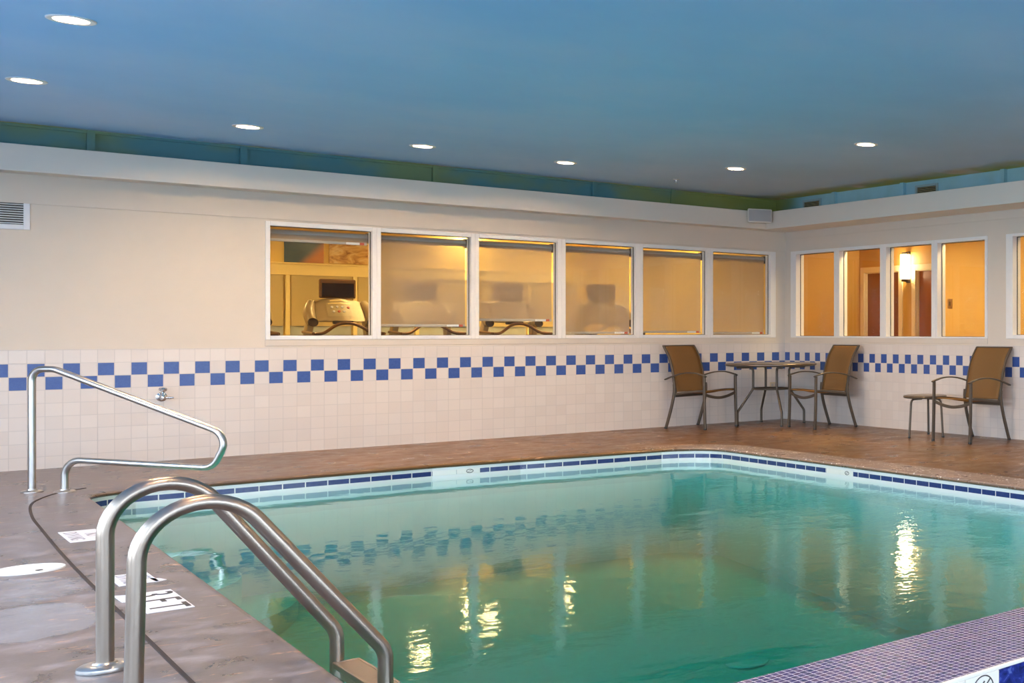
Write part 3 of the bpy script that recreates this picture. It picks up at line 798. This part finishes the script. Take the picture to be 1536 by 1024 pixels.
# letters run toward the viewer (-y), tops toward the pool (+x)
RZ = math.radians(-90)
t = marker((-7.452, -6.565, 0), RZ, [('3', .185, -.155, 0), ('F', .185, 0, 0), ('T', .185, .155, 0)], .475, .155, 'white depth marker tiles lettered 3 FT behind the near ladder rail', M['ink'])
t = marker((-7.444, -5.935, 0), RZ, [('NO', .06, 0, .035), ('DIVING', .06, 0, -.03)], .30, .14, 'small faded white no diving tile between the two ladder rails', faded)
t = marker((-7.418, -4.31, 0), RZ, [('NO', .085, 0, .038), ('DIVING', .085, 0, -.042)], .46, .16, 'worn white no diving tiles left of the far ladder rail', faded)
for (x, y, pts, lb) in ((-7.375, -6.04, [(-.012, -.05), (.03, -.03), (.012, .03), (-.02, .06)], 'triangular white chip of sign tile right of the near ladder rail'),
                        (-7.52, -6.38, [(-.04, -.10), (.02, -.13), (.035, .0), (0, .05), (-.045, .07)], 'broken white tile corner left of the near ladder rail')):
    m = MB(); m.prism([(x+a, y+b) for a, b in pts], 0, .003); m.build('tile_chip', M['chip_white'], None, lb, 'tile chip')
t = thing('skimmer_lid', 'round white skimmer lid set in the walkway at the left edge', 'skimmer lid', (-7.735, -5.30, 0))
m = MB(); m.lathe([(0, .004), (.112, .004), (.114, .007), (.130, .007), (.133, .004), (.134, 0), (0, 0)], seg=48); m.build('lid_disc', M['lid'], t)
m = MB(); m.lathe([(0, .0062), (.014, .0062), (.014, .004), (0, .004)], (.03, -.075, 0), seg=16); m.build('finger_hole', M['dark'], t)
# waterline no-diving tiles (white plates with a ring)
def wl_marker(p0, p1, label):
    p0, p1 = Vector(p0), Vector(p1); dd = (p1-p0); L = dd.length; a = math.atan2(dd.y, dd.x)
    t = thing('waterline_marker', label, 'pool sign', ((p0.x+p1.x)/2, (p0.y+p1.y)/2, -.12), a, 'white marker tiles in the waterline band')
    for s in (-1, 1):
        m = MB(); m.box(min(0, s*L/2)+.001, max(0, s*L/2)-.001, -.004, .0, .02, .062, .001); m.build('marker_tile', M['white_tile'], t)
    m = MB(); cx = .28*L
    m.tube([(cx+.026*math.cos(2*PI*k/24), -.0045, .041+.015*math.sin(2*PI*k/24)) for k in range(24)], .0025, 6, closed=True); m.bar((cx-.016, -.0045, .032), (cx+.016, -.0045, .050), .003, .002, bev=0)
    m.build('ring_symbol', M['ink'], t)
wl_marker((-4.90, -2.0855, 0), (-4.53, -2.122, 0), 'white waterline tiles with a small ring mark on the far pool edge')
wl_marker((-2.53, -4.42, 0), (-2.53, -4.80, 0), 'white waterline tiles with a small ring mark on the right pool edge')
# main drains on the pool floor
t = thing('main_drain', 'round pale main drain cover on the pool floor at bottom centre right', 'drain', (-3.9, -5.35, floorz(-5.35)))
m = MB(); m.lathe([(0, .03), (.10, .026), (.15, .008), (.155, 0), (0, 0)], seg=28); m.build('drain_cover', M['lid'], t)

# ------------------------------------------------------------------ patio furniture
def make_chair(label):
    t = thing('patio_chair', label, 'chair', (0, 0, 0), 0, 'sling patio chairs')
    hw = .275                                           # half width
    fl = (.03, .022)
    xf, xr, xt = .275, -.275, -.36
    for s in (-1, 1):
        y = s*hw
        m = MB(); m.tube([(xf+.01, y, 0), (xf, y, .30), (xf-.004, y, .615)], 1, 12, flat=(.022, .034), side=(0, 1, 0)); lg = m.build('leg', M['bronze'], t)
        m = MB(); m.tube([(xf+.01, y, 0), (xf+.01, y, .018)], .019, 10); m.build('glide', M['black'], lg)
        m = MB(); m.tube(catmull([(xr-.01, y, 0), (xr+.075, y, .26), (-.165, y*.985, .43), (-.168, y*.98, .52)], 4), 1, 12, flat=(.022, .034), side=(0, 1, 0)); lg = m.build('leg', M['bronze'], t)
        m = MB(); m.tube([(xr-.01, y, 0), (xr-.007, y, .018)], .019, 10); m.build('glide', M['black'], lg)
        m = MB(); m.tube(catmull([(xf+.016, y, .612), (xf-.02, y, .628), (.12, y, .655), (-.04, y, .648), (-.19, y, .612), (-.29, y, .575)], 5), 1, 12, flat=(.044, .014), side=(0, 1, 0)); m.build('armrest', M['bronze'], t)
        y2 = y*.93
        m = MB(); m.tube(catmull([(-.15, y2, .40), (-.178, y2, .52), (-.205, y2, .68), (-.258, y2, .84), (-.335, y2, .965)], 5), 1, 12, flat=(.02, .028), side=(0, 1, 0)); m.build('back_rail', M['bronze'], t)
        m = MB(); m.tube(catmull([(xf, y2, .445), (.15, y2, .442), (0, y2, .425), (-.15, y2, .405)], 4), 1, 12, flat=(.022, .028), side=(0, 1, 0)); m.build('seat_rail', M['bronze'], t)
    m = MB(); m.tube(catmull([(xf-.005, -hw, .41), (xf-.005, -.14, .375), (xf-.005, 0, .36), (xf-.005, .14, .375), (xf-.005, hw, .41)], 5), 1, 10, flat=(.018, .032), side=(1, 0, 0)); m.build('front_stretcher', M['bronze'], t)
    m = MB(); m.bar((-.16, -hw*.97, .385), (-.16, hw*.97, .385), .02, .034); m.build('rear_stretcher', M['bronze'], t)
    m = MB(); m.bar((-.34, -hw*.95, .968), (-.34, hw*.95, .968), .022, .016); m.build('top_rail', M['bronze'], t)
    w = hw*.91
    def seat(u, v):
        x = .278-.42*u; y = (v*2-1)*w; z = .452-.035*u-.028*math.sin(PI*v)*math.sin(PI*min(1, u*1.0)) + (.004 if u > .05 else -.008*(1-u/.05))
        return Vector((x, y, z))
    m = MB(); m.grid(seat, 12, 8)
    so = m.build('seat_sling', M['sling'], t, label='tan mesh seat'); md = so.modifiers.new('s', 'SOLIDIFY'); md.thickness = .004
    bp = catmull([(-.158, 0, .43), (-.178, 0, .52), (-.205, 0, .68), (-.258, 0, .84), (-.333, 0, .962)], 4)
    def backf(u, v):
        k = u*(len(bp)-1); i = min(int(k), len(bp)-2); q = bp[i].lerp(bp[i+1], k-i); y = (v*2-1)*w
        return Vector((q.x-.018*math.sin(PI*v)*math.sin(PI*u)+.008, y, q.z))
    m = MB(); m.grid(backf, 16, 8)
    bo = m.build('back_sling', M['sling'], t, label='tan mesh back'); md = bo.modifiers.new('s', 'SOLIDIFY'); md.thickness = .004
    return t
ch = make_chair('bronze sling patio chair left of the round table')
ch.location = (-1.425, -.41, 0); ch.rotation_euler.z = math.atan2(-.94, .34)
for loc, rz, lb in (((-.435, -1.43, 0), math.radians(180-2), 'bronze sling patio chair right of the round table, facing left'),
                    ((-.385, -3.965, 0), math.radians(180+1), 'bronze sling patio chair beside the low side table at far right')):
    c = copy_tree(ch); c.location = loc; c.rotation_euler.z = rz; c['label'] = lb
# round dining table
t = thing('patio_table', 'round bronze patio table in the room corner between two chairs', 'table', (-.632, -.654, 0), math.radians(29))
m = MB(); m.lathe([(0, .715), (.50, .715), (.525, .719), (.54, .73), (.54, .743), (.53, .75), (.515, .752), (0, .752)], seg=56); m.build('table_top', M['table_top'], t)
for k in range(4):
    a = math.radians(45+90*k); c, s = math.cos(a), math.sin(a); q = lambda r, z: (r*c, r*s, z)
    m = MB(); m.tube(fillet([q(.42, .703), q(.222, .703), q(.222, .44), q(.41, .165), q(.41, 0)], [.05, .06, .07], 6), .0145, 12); lg = m.build('leg', M['bronze'], t)
    m = MB(); m.cyl(q(.41, 0), q(.41, .016), .0175, 12); m.build('glide', M['black'], lg)
m = MB(); m.tube([(.222*math.cos(2*PI*k/40), .222*math.sin(2*PI*k/40), .44) for k in range(40)], .011, 10, closed=True); m.build('brace_ring', M['bronze'], t)
# side table
t = thing('side_table', 'low round bronze side table beside the far right chair', 'side table', (-.42, -3.27, 0), math.radians(0))
m = MB(); m.lathe([(0, .418), (.215, .418), (.232, .424), (.236, .436), (.230, .446), (.215, .449), (0, .449)], seg=44); m.build('table_top', M['table_top'], t)
for a in (184, 284, 40):
    a = math.radians(a); c, s = math.cos(a), math.sin(a); q = lambda r, z: (r*c, r*s, z)
    m = MB(); m.tube(fillet([q(.05, .412), q(.205, .412), q(.235, 0)], [.05], 6), .012, 12); lg = m.build('leg', M['bronze'], t)
    m = MB(); m.cyl(q(.235, 0), q(.235, .014), .0145, 12); m.build('glide', M['black'], lg)

# ------------------------------------------------------------------ gym beyond the long wall
GX0, GX1, GY = -9.0, -.02, 5.0
g = MB(); g.box(GX0, GX1, .15, GY, -.08, -.0); g.build('floor_gym', M['gym_floor'], kind='structure', label='dark gym floor')
g = MB(); g.box(GX0, GX1, .15, GY, 2.62, 2.7); g.build('ceiling_gym', simple('gym_ceiling', (.8, .7, .5), .7), kind='structure', label='gym ceiling')
g = MB(); g.box(GX0-.1, GX0, .15, GY, 0, 2.7); g.build('wall_gym_left', M['gym_wall'], kind='structure', label='yellow gym side wall')
g = MB(); g.box(-.12, -.02, .15, GY, 0, 2.62); g.build('wall_gym_right', M['gym_wall'], kind='structure', label='yellow gym partition')
g = MB(); g.box(GX0, GX1, GY, GY+.1, 0, 2.7); g.build('wall_gym_back', M['gym_wall'], kind='structure', label='yellow gym far wall')
g = MB(); g.box(GX0, GX1-.1, GY-.04, GY, 1.88, 2.02, .004); g.box(GX0, GX1-.1, GY-.05, GY, 2.02, 2.045, .004)
for x in [-6.58, -5.81, -5.04, -4.265, -3.495, -2.73, -1.96, -1.19, -.42]: g.box(x-.024, x+.024, GY-.04, GY, .3, 1.88, .003)
g.build('trim_gym_windows', M['gym_trim'], kind='structure', label='cream window casing on the gym far wall')
for k, x in enumerate([-6.58, -5.81, -5.04, -4.265, -3.495, -2.73, -1.96, -1.19]):
    o = bpy.data.objects.new('window_%d' % (30+k), None); link(o); tag(o, 'far gym window behind a lowered shade', None, None, 'structure')
    m = MB(); m.box(x+.03, x+.73, GY-.012, GY-.002, .3, 1.22); m.build('window_pane', M['daylit_panel'], o)
    m = MB(); m.box(x+.035, x+.725, GY-.03, GY-.022, 1.21, 1.88); m.build('shade_cloth', M['shade_gym'], o)
def picture(x0, x1, z0, z1, label, kind):
    t = thing('wall_picture', label, 'picture', ((x0+x1)/2, GY, z0)); w = (x1-x0)/2; h = z1-z0
    n = NT('picture_'+kind); v = n.obj(); s = n.sep(v); f = n.noise(n.mapping(v, (3, 1, 5)), 2, 4, .6, .8)
    if kind == 'blue':
        wgt = n.step(n.math('ADD', n.math('MULTIPLY', s[0], 2.2), n.math('MULTIPLY', n.math('SUBTRACT', .14, s[2]), 2.0)), .05, .45)
        col = n.mix(wgt, n.mix(f, (.03, .06, .10, 1), (.07, .12, .16, 1)), n.mix(f, (.40, .10, .02, 1), (.65, .30, .08, 1)))
    else:
        col = n.ramp(f, (.35, (.28, .12, .03)), (.5, (.62, .38, .12)), (.62, (.75, .58, .28)), (.7, (.35, .16, .04)))
    mt = n.pbr(col, .3)
    m = MB(); m.box(-w, w, -.02, 0, 0, h, .002); m.build('canvas', mt, t)
picture(-4.30, -3.858, 2.05, 2.34, 'dark blue and orange print on the gym far wall', 'blue')
picture(-3.796, -3.34, 2.055, 2.34, 'orange brown print on the gym far wall', 'brown')
def make_treadmill(label, x, y, dz=0):
    t = thing('treadmill', label, 'treadmill', (x, y, 0), 0, 'treadmills in the gym')
    m = MB(); m.box(-.42, .42, -1.75, .25, .03, .17, .02); m.build('deck_base', M['tm_dark'], t)
    m = MB(); m.box(-.27, .27, -1.72, -.05, .17, .178); m.build('running_belt', M['black'], t)
    m = MB(); m.box(-.36, .36, -.05, .42, .17, .34, .06); m.build('motor_hood', M['tm_body'], t)
    for s in (-1, 1):
        m = MB(); m.tube(catmull([(s*.34, .20, .16), (s*.34, .12, .6), (s*.31, .02, 1.10+dz), (s*.28, .0, 1.30+dz)], 5), 1, 12, flat=(.075, .12), side=(1, 0, 0)); m.build('upright', M['tm_body'], t)
        # side pods with cup holders
        m = MB(); m.tube(catmull([(s*.27, .06, 1.49+dz), (s*.315, -.04, 1.36+dz), (s*.30, -.12, 1.22+dz)], 5), [.035, .04, .045, .05, .055, .058, .06, .06, .06, .058, .05], 12); pod = m.build('side_pod', M['tm_body'], t)
        m = MB(); m.lathe([(0, 0), (.042, 0), (.045, .006), (.052, .006), (.054, 0)], (s*.305, -.175, 1.245+dz), (0, -1, .35), 20); m.build('cup_holder', M['tm_dark'], pod)
    m = MB()
    def con(u, v):
        xx = -.29+.58*u; top_ = 1.475+.06*math.sin(PI*u)+dz
        return Vector((xx, -.13+.17*v+.02*math.cos(PI*u*2), 1.26+dz+(top_-1.26-dz)*v))
    m.grid(con, 16, 6); m.grid(lambda u, v: con(u, v)+Vector((0, .10, -.01)), 16, 6)
    m.grid(lambda u, v: con(u, 1)+Vector((0, .10*v, .012*math.sin(PI*v)-.01*v)), 16, 4)
    m.build('console', M['tm_body'], t)
    m = MB(); m.grid(lambda u, v: con(.27+.46*u, .22+.62*v)+Vector((0, -.006, 0)), 8, 4); cp = m.build('control_panel', M['tm_panel'], t)
    for j, (uu, vv, mat) in enumerate([(.36, .62, 'tag_white'), (.45, .62, 'tag_white'), (.54, .62, 'tag_white'), (.65, .60, 'tag_red'), (.38, .42, 'tag_white'), (.47, .42, 'tag_red'), (.56, .42, 'tag_white')]):
        q = con(uu, vv); m = MB(); m.lathe([(0, .010), (.013, .010), (.015, 0)], (q.x, q.y-.004, q.z), (0, -1, .55), 12); m.build('button', M[mat], cp)
    for (u0, u1, vv) in ((.34, .66, .86), (.30, .7, .75)):
        m = MB(); m.grid(lambda u, v: con(u0+(u1-u0)*u, vv+.05*v)+Vector((0, -.010, .003)), 6, 1); m.build('display_strip', M['gym_trim'], cp)
    m = MB(); m.box(-.10, .10, -.21, -.13, 1.225+dz, 1.265+dz, .01); m.build('tray', M['tm_dark'], t)
    # television
    m = MB(); m.box(-.19, .19, .02, .075, 1.535+dz, 1.765+dz, .018); tv = m.build('television', M['tm_bar'], t)
    m = MB(); m.box(-.165, .165, .014, .021, 1.55+dz, 1.715+dz, .002); m.build('screen', M['screen'], tv)
    m = MB(); m.box(-.05, .05, .03, .065, 1.44+dz, 1.545+dz, .01); m.build('television_stand', M['tm_body'], t)
    # curved grab bar
    m = MB(); m.tube(catmull([(-.36, -.42, 1.11+dz), (-.25, -.38, 1.12+dz), (-.11, -.33, 1.21+dz), (0, -.32, 1.235+dz), (.11, -.33, 1.21+dz), (.25, -.38, 1.12+dz), (.36, -.42, 1.11+dz)], 5), .018, 12)
    m.tube([(-.36, -.42, 1.11+dz), (-.36, .0, 1.13+dz)], .018, 10); m.tube([(.36, -.42, 1.11+dz), (.36, 0, 1.13+dz)], .018, 10)
    m.build('grab_bar', M['tm_bar'], t)
    return t
tm = make_treadmill('treadmill seen clearly through the first gym window', -4.22, 3.0)
for x, y, lb in ((-5.28, 3.0, 'treadmill cut off by the left edge of the first gym window'), (-3.32, 3.0, 'treadmill behind the shade of the second gym window'),
                 (-2.40, 2.65, 'treadmill behind the shade of the third gym window'), (-1.42, 2.1, 'treadmill behind the shade of the fourth gym window')):
    c = copy_tree(tm); c.location = (x, y, 0); c['label'] = lb
def room_light(x, y, z, label, r, mat):
    t = thing('gym_ceiling_light' if y > .15 and x < 0 else 'corridor_fill_light', label, 'ceiling light', (x, y, z), 0, 'ceiling lights of the rooms behind the windows')
    m = MB(); m.lathe([(r, -.004), (r, .0), (r+.02, 0), (r+.02, -.012), (r, -.012), (r, -.004)], seg=24); m.build('trim_ring', M['white'], t)
    m = MB(); m.lathe([(0, -.006), (r, -.006), (r, -.002), (0, -.002)], seg=24); m.build('lens', mat, t)
for i, (x, y) in enumerate([(-7.6, 1.6), (-7.6, 3.9), (-5.5, 4.4), (-3.39, 2.82), (-2.24, 3.69), (-2.08, 4.80), (-.95, 4.3), (-6.6, 1.7), (-.9, 2.2)]):
    room_light(x, y, 2.62, 'round gym ceiling light behind the gym windows', .11, M['lens_gym'])

# ------------------------------------------------------------------ corridor beyond the end wall
CX, CH = 3.0, 2.5
g = MB(); g.box(.15, CX+.2, -9.0, 2.5, -.08, 0); g.build('floor_corridor', simple('corridor_carpet', (.22, .12, .06), .9), kind='structure', label='brown corridor floor')
g = MB(); g.box(.15, CX+.2, -9.0, 2.5, CH, CH+.08); g.build('ceiling_corridor', simple('corridor_ceiling', (.78, .62, .38), .7), kind='structure', label='corridor ceiling')
g = MB(); g.box(0.15, CX+.1, 2.36, 2.46, 0, CH); g.build('wall_corridor_left', M['corr_wall'], kind='structure', label='amber corridor side wall')
g = MB(); wall_grid(g, 'y', CX, CX+.1, -9.0, 2.36, 0, CH, [(1.32, 2.24, 0, 2.11), (.03, .95, 0, 2.11)])
g.build('wall_corridor_back', M['corr_wall'], kind='structure', label='amber corridor wall with two brown doors')
g = MB(); g.box(1.6, CX, -9.0, -1.27, 0, CH); g.build('wall_corridor_near', M['corr_wall'], kind='structure', label='amber wall block right of the corridor doors')
g = MB(); g.box(1.592, 1.6, -1.33, -1.262, 0, CH); g.build('trim_corridor_corner', M['corr_trim'], kind='structure', label='pale corner guard of the corridor wall')
g = MB(); g.box(.15, CX, -9.1, -9.0, 0, CH); g.build('wall_corridor_right', M['corr_wall'], kind='structure', label='end of the corridor')
g = MB(); g.box(.02, .15, .15, 2.46, 0, CH); g.build('wall_corridor_gym', M['corr_wall'], kind='structure', label='corridor wall shared with the gym')
for i, (y0, y1) in enumerate(((1.32, 2.24), (.03, .95))):
    o = bpy.data.objects.new('door_%d' % (i+1), None); link(o); tag(o, 'brown wooden corridor door %s of the wall lamp' % ('left', 'right')[i], None, None, 'structure')
    m = MB(); m.box(CX-.02, CX+.02, y0-.07, y0+.02, 0, 2.18, .004); m.box(CX-.02, CX+.02, y1-.02, y1+.07, 0, 2.18, .004); m.box(CX-.02, CX+.02, y0+.02, y1-.02, 2.09, 2.18, .004)
    m.box(CX+.02, CX+.09, y0, y0+.03, 0, 2.11); m.box(CX+.02, CX+.09, y1-.03, y1, 0, 2.11); m.box(CX+.02, CX+.09, y0+.03, y1-.03, 2.08, 2.11)
    m.build('door_frame', M['corr_trim'], o)
    m = MB(); m.box(CX+.055, CX+.095, y0+.03, y1-.03, .01, 2.08, .003); m.build('door_leaf', M['door_wood'], o)
    m = MB(); m.cyl((CX+.055, y0+.10, 1.0), (CX+.005, y0+.10, 1.0), .012, 10); m.bar((CX+.005, y0+.09, 1.0), (CX+.005, y0+.21, 1.0), .016, .02); m.build('door_handle', M['steel'], o)
t = thing('wall_sconce', 'glowing white wall lamp between the two corridor doors', 'wall lamp', (CX, 1.11, 2.15))
m = MB(); m.box(-.02, 0, -.05, .05, -.25, .24, .004); m.build('back_plate', M['bronze'], t)
m = MB(); m.lathe([(0, -.19), (.072, -.19), (.075, -.18), (.075, .18), (.072, .19), (0, .19)], (-.07, 0, .0), seg=24); m.build('diffuser', M['sconce_glow'], t, label='glowing white diffuser')
m = MB(); m.lathe([(0, -.235), (.05, -.235), (.06, -.22), (.06, -.19), (0, -.19)], (-.07, 0, 0), seg=20); m.build('lower_cap', M['bronze'], t)
m = MB(); m.lathe([(0, .19), (.06, .19), (.06, .215), (.05, .225), (0, .225)], (-.07, 0, 0), seg=20); m.build('upper_cap', M['bronze'], t)
t = thing('light_switch', 'dark brown switch plate on the corridor wall seen through the fourth corridor pane', 'switch', (1.6, -1.42, 1.505))
m = MB(); m.box(-.007, 0, -.045, .045, -.065, .065, .003); m.build('switch_plate', simple('brown_switch', (.26, .12, .03), .4), t)
m = MB(); m.box(-.014, -.007, -.012, .012, -.03, .03, .002); m.build('toggle', M['tm_dark'], t)
for (x, y) in ((.45, 1.2), (.45, -.2), (.45, -1.6), (.45, -3.2), (.45, -5.4)):  # added fill lamps for the corridor, kept out of view
    room_light(x, y, CH, 'added corridor fill light, hidden above the corridor windows', .10, M['lens_gym'])

# ------------------------------------------------------------------ daylight
w = bpy.data.worlds.new('World'); bpy.context.scene.world = w; w.use_nodes = True
nt = w.node_tree; nt.nodes.clear()
bg = nt.nodes.new('ShaderNodeBackground'); wo_ = nt.nodes.new('ShaderNodeOutputWorld'); nt.links.new(bg.outputs[0], wo_.inputs[0])
tc = nt.nodes.new('ShaderNodeTexCoord'); sp = nt.nodes.new('ShaderNodeSeparateXYZ'); nt.links.new(tc.outputs['Generated'], sp.inputs[0])
cr = nt.nodes.new('ShaderNodeValToRGB'); nt.links.new(sp.outputs[2], cr.inputs[0])
cr.color_ramp.elements[0].position = 0; cr.color_ramp.elements[0].color = (.72, .84, 1, 1); cr.color_ramp.elements[1].position = .8; cr.color_ramp.elements[1].color = (.50, .70, 1, 1)
nt.links.new(cr.outputs[0], bg.inputs[0]); bg.inputs[1].default_value = 9.0
def portal(loc, rot, sx, sy):
    l = bpy.data.lights.new('daylight_portal', 'AREA'); l.shape = 'RECTANGLE'; l.size = sx; l.size_y = sy; l.cycles.is_portal = True
    o = bpy.data.objects.new('daylight_portal', l); link(o); o.location = loc; o.rotation_euler = rot
for a, b in WW: portal((XW-.16, (a+b)/2, 1.35), (PI/2, 0, -PI/2), b-a, 2.0)
for a, b in FW: portal(((a+b)/2, YF-.16, 1.35), (PI/2, 0, 0), b-a, 2.0)

# ------------------------------------------------------------------ camera
cam = bpy.data.cameras.new('Camera'); co = bpy.data.objects.new('Camera', cam); link(co)
co.location = (-8.430235, -12.611708, 1.134804); co.rotation_euler = (PI/2, 0, -.8482)
cam.sensor_width = 36; cam.sensor_fit = 'HORIZONTAL'; cam.lens = 1685.9/1536*36
cam.shift_x = (768-1624.06)/1536; cam.shift_y = (497.24-512)/1536
cam.clip_start = .05; cam.clip_end = 200
sc = bpy.context.scene; sc.camera = co
vs_ = sc.view_settings; vs_.view_transform = 'Standard'; vs_.look = 'None'; vs_.gamma = 1; vs_.use_curve_mapping = False; vs_.exposure = .6
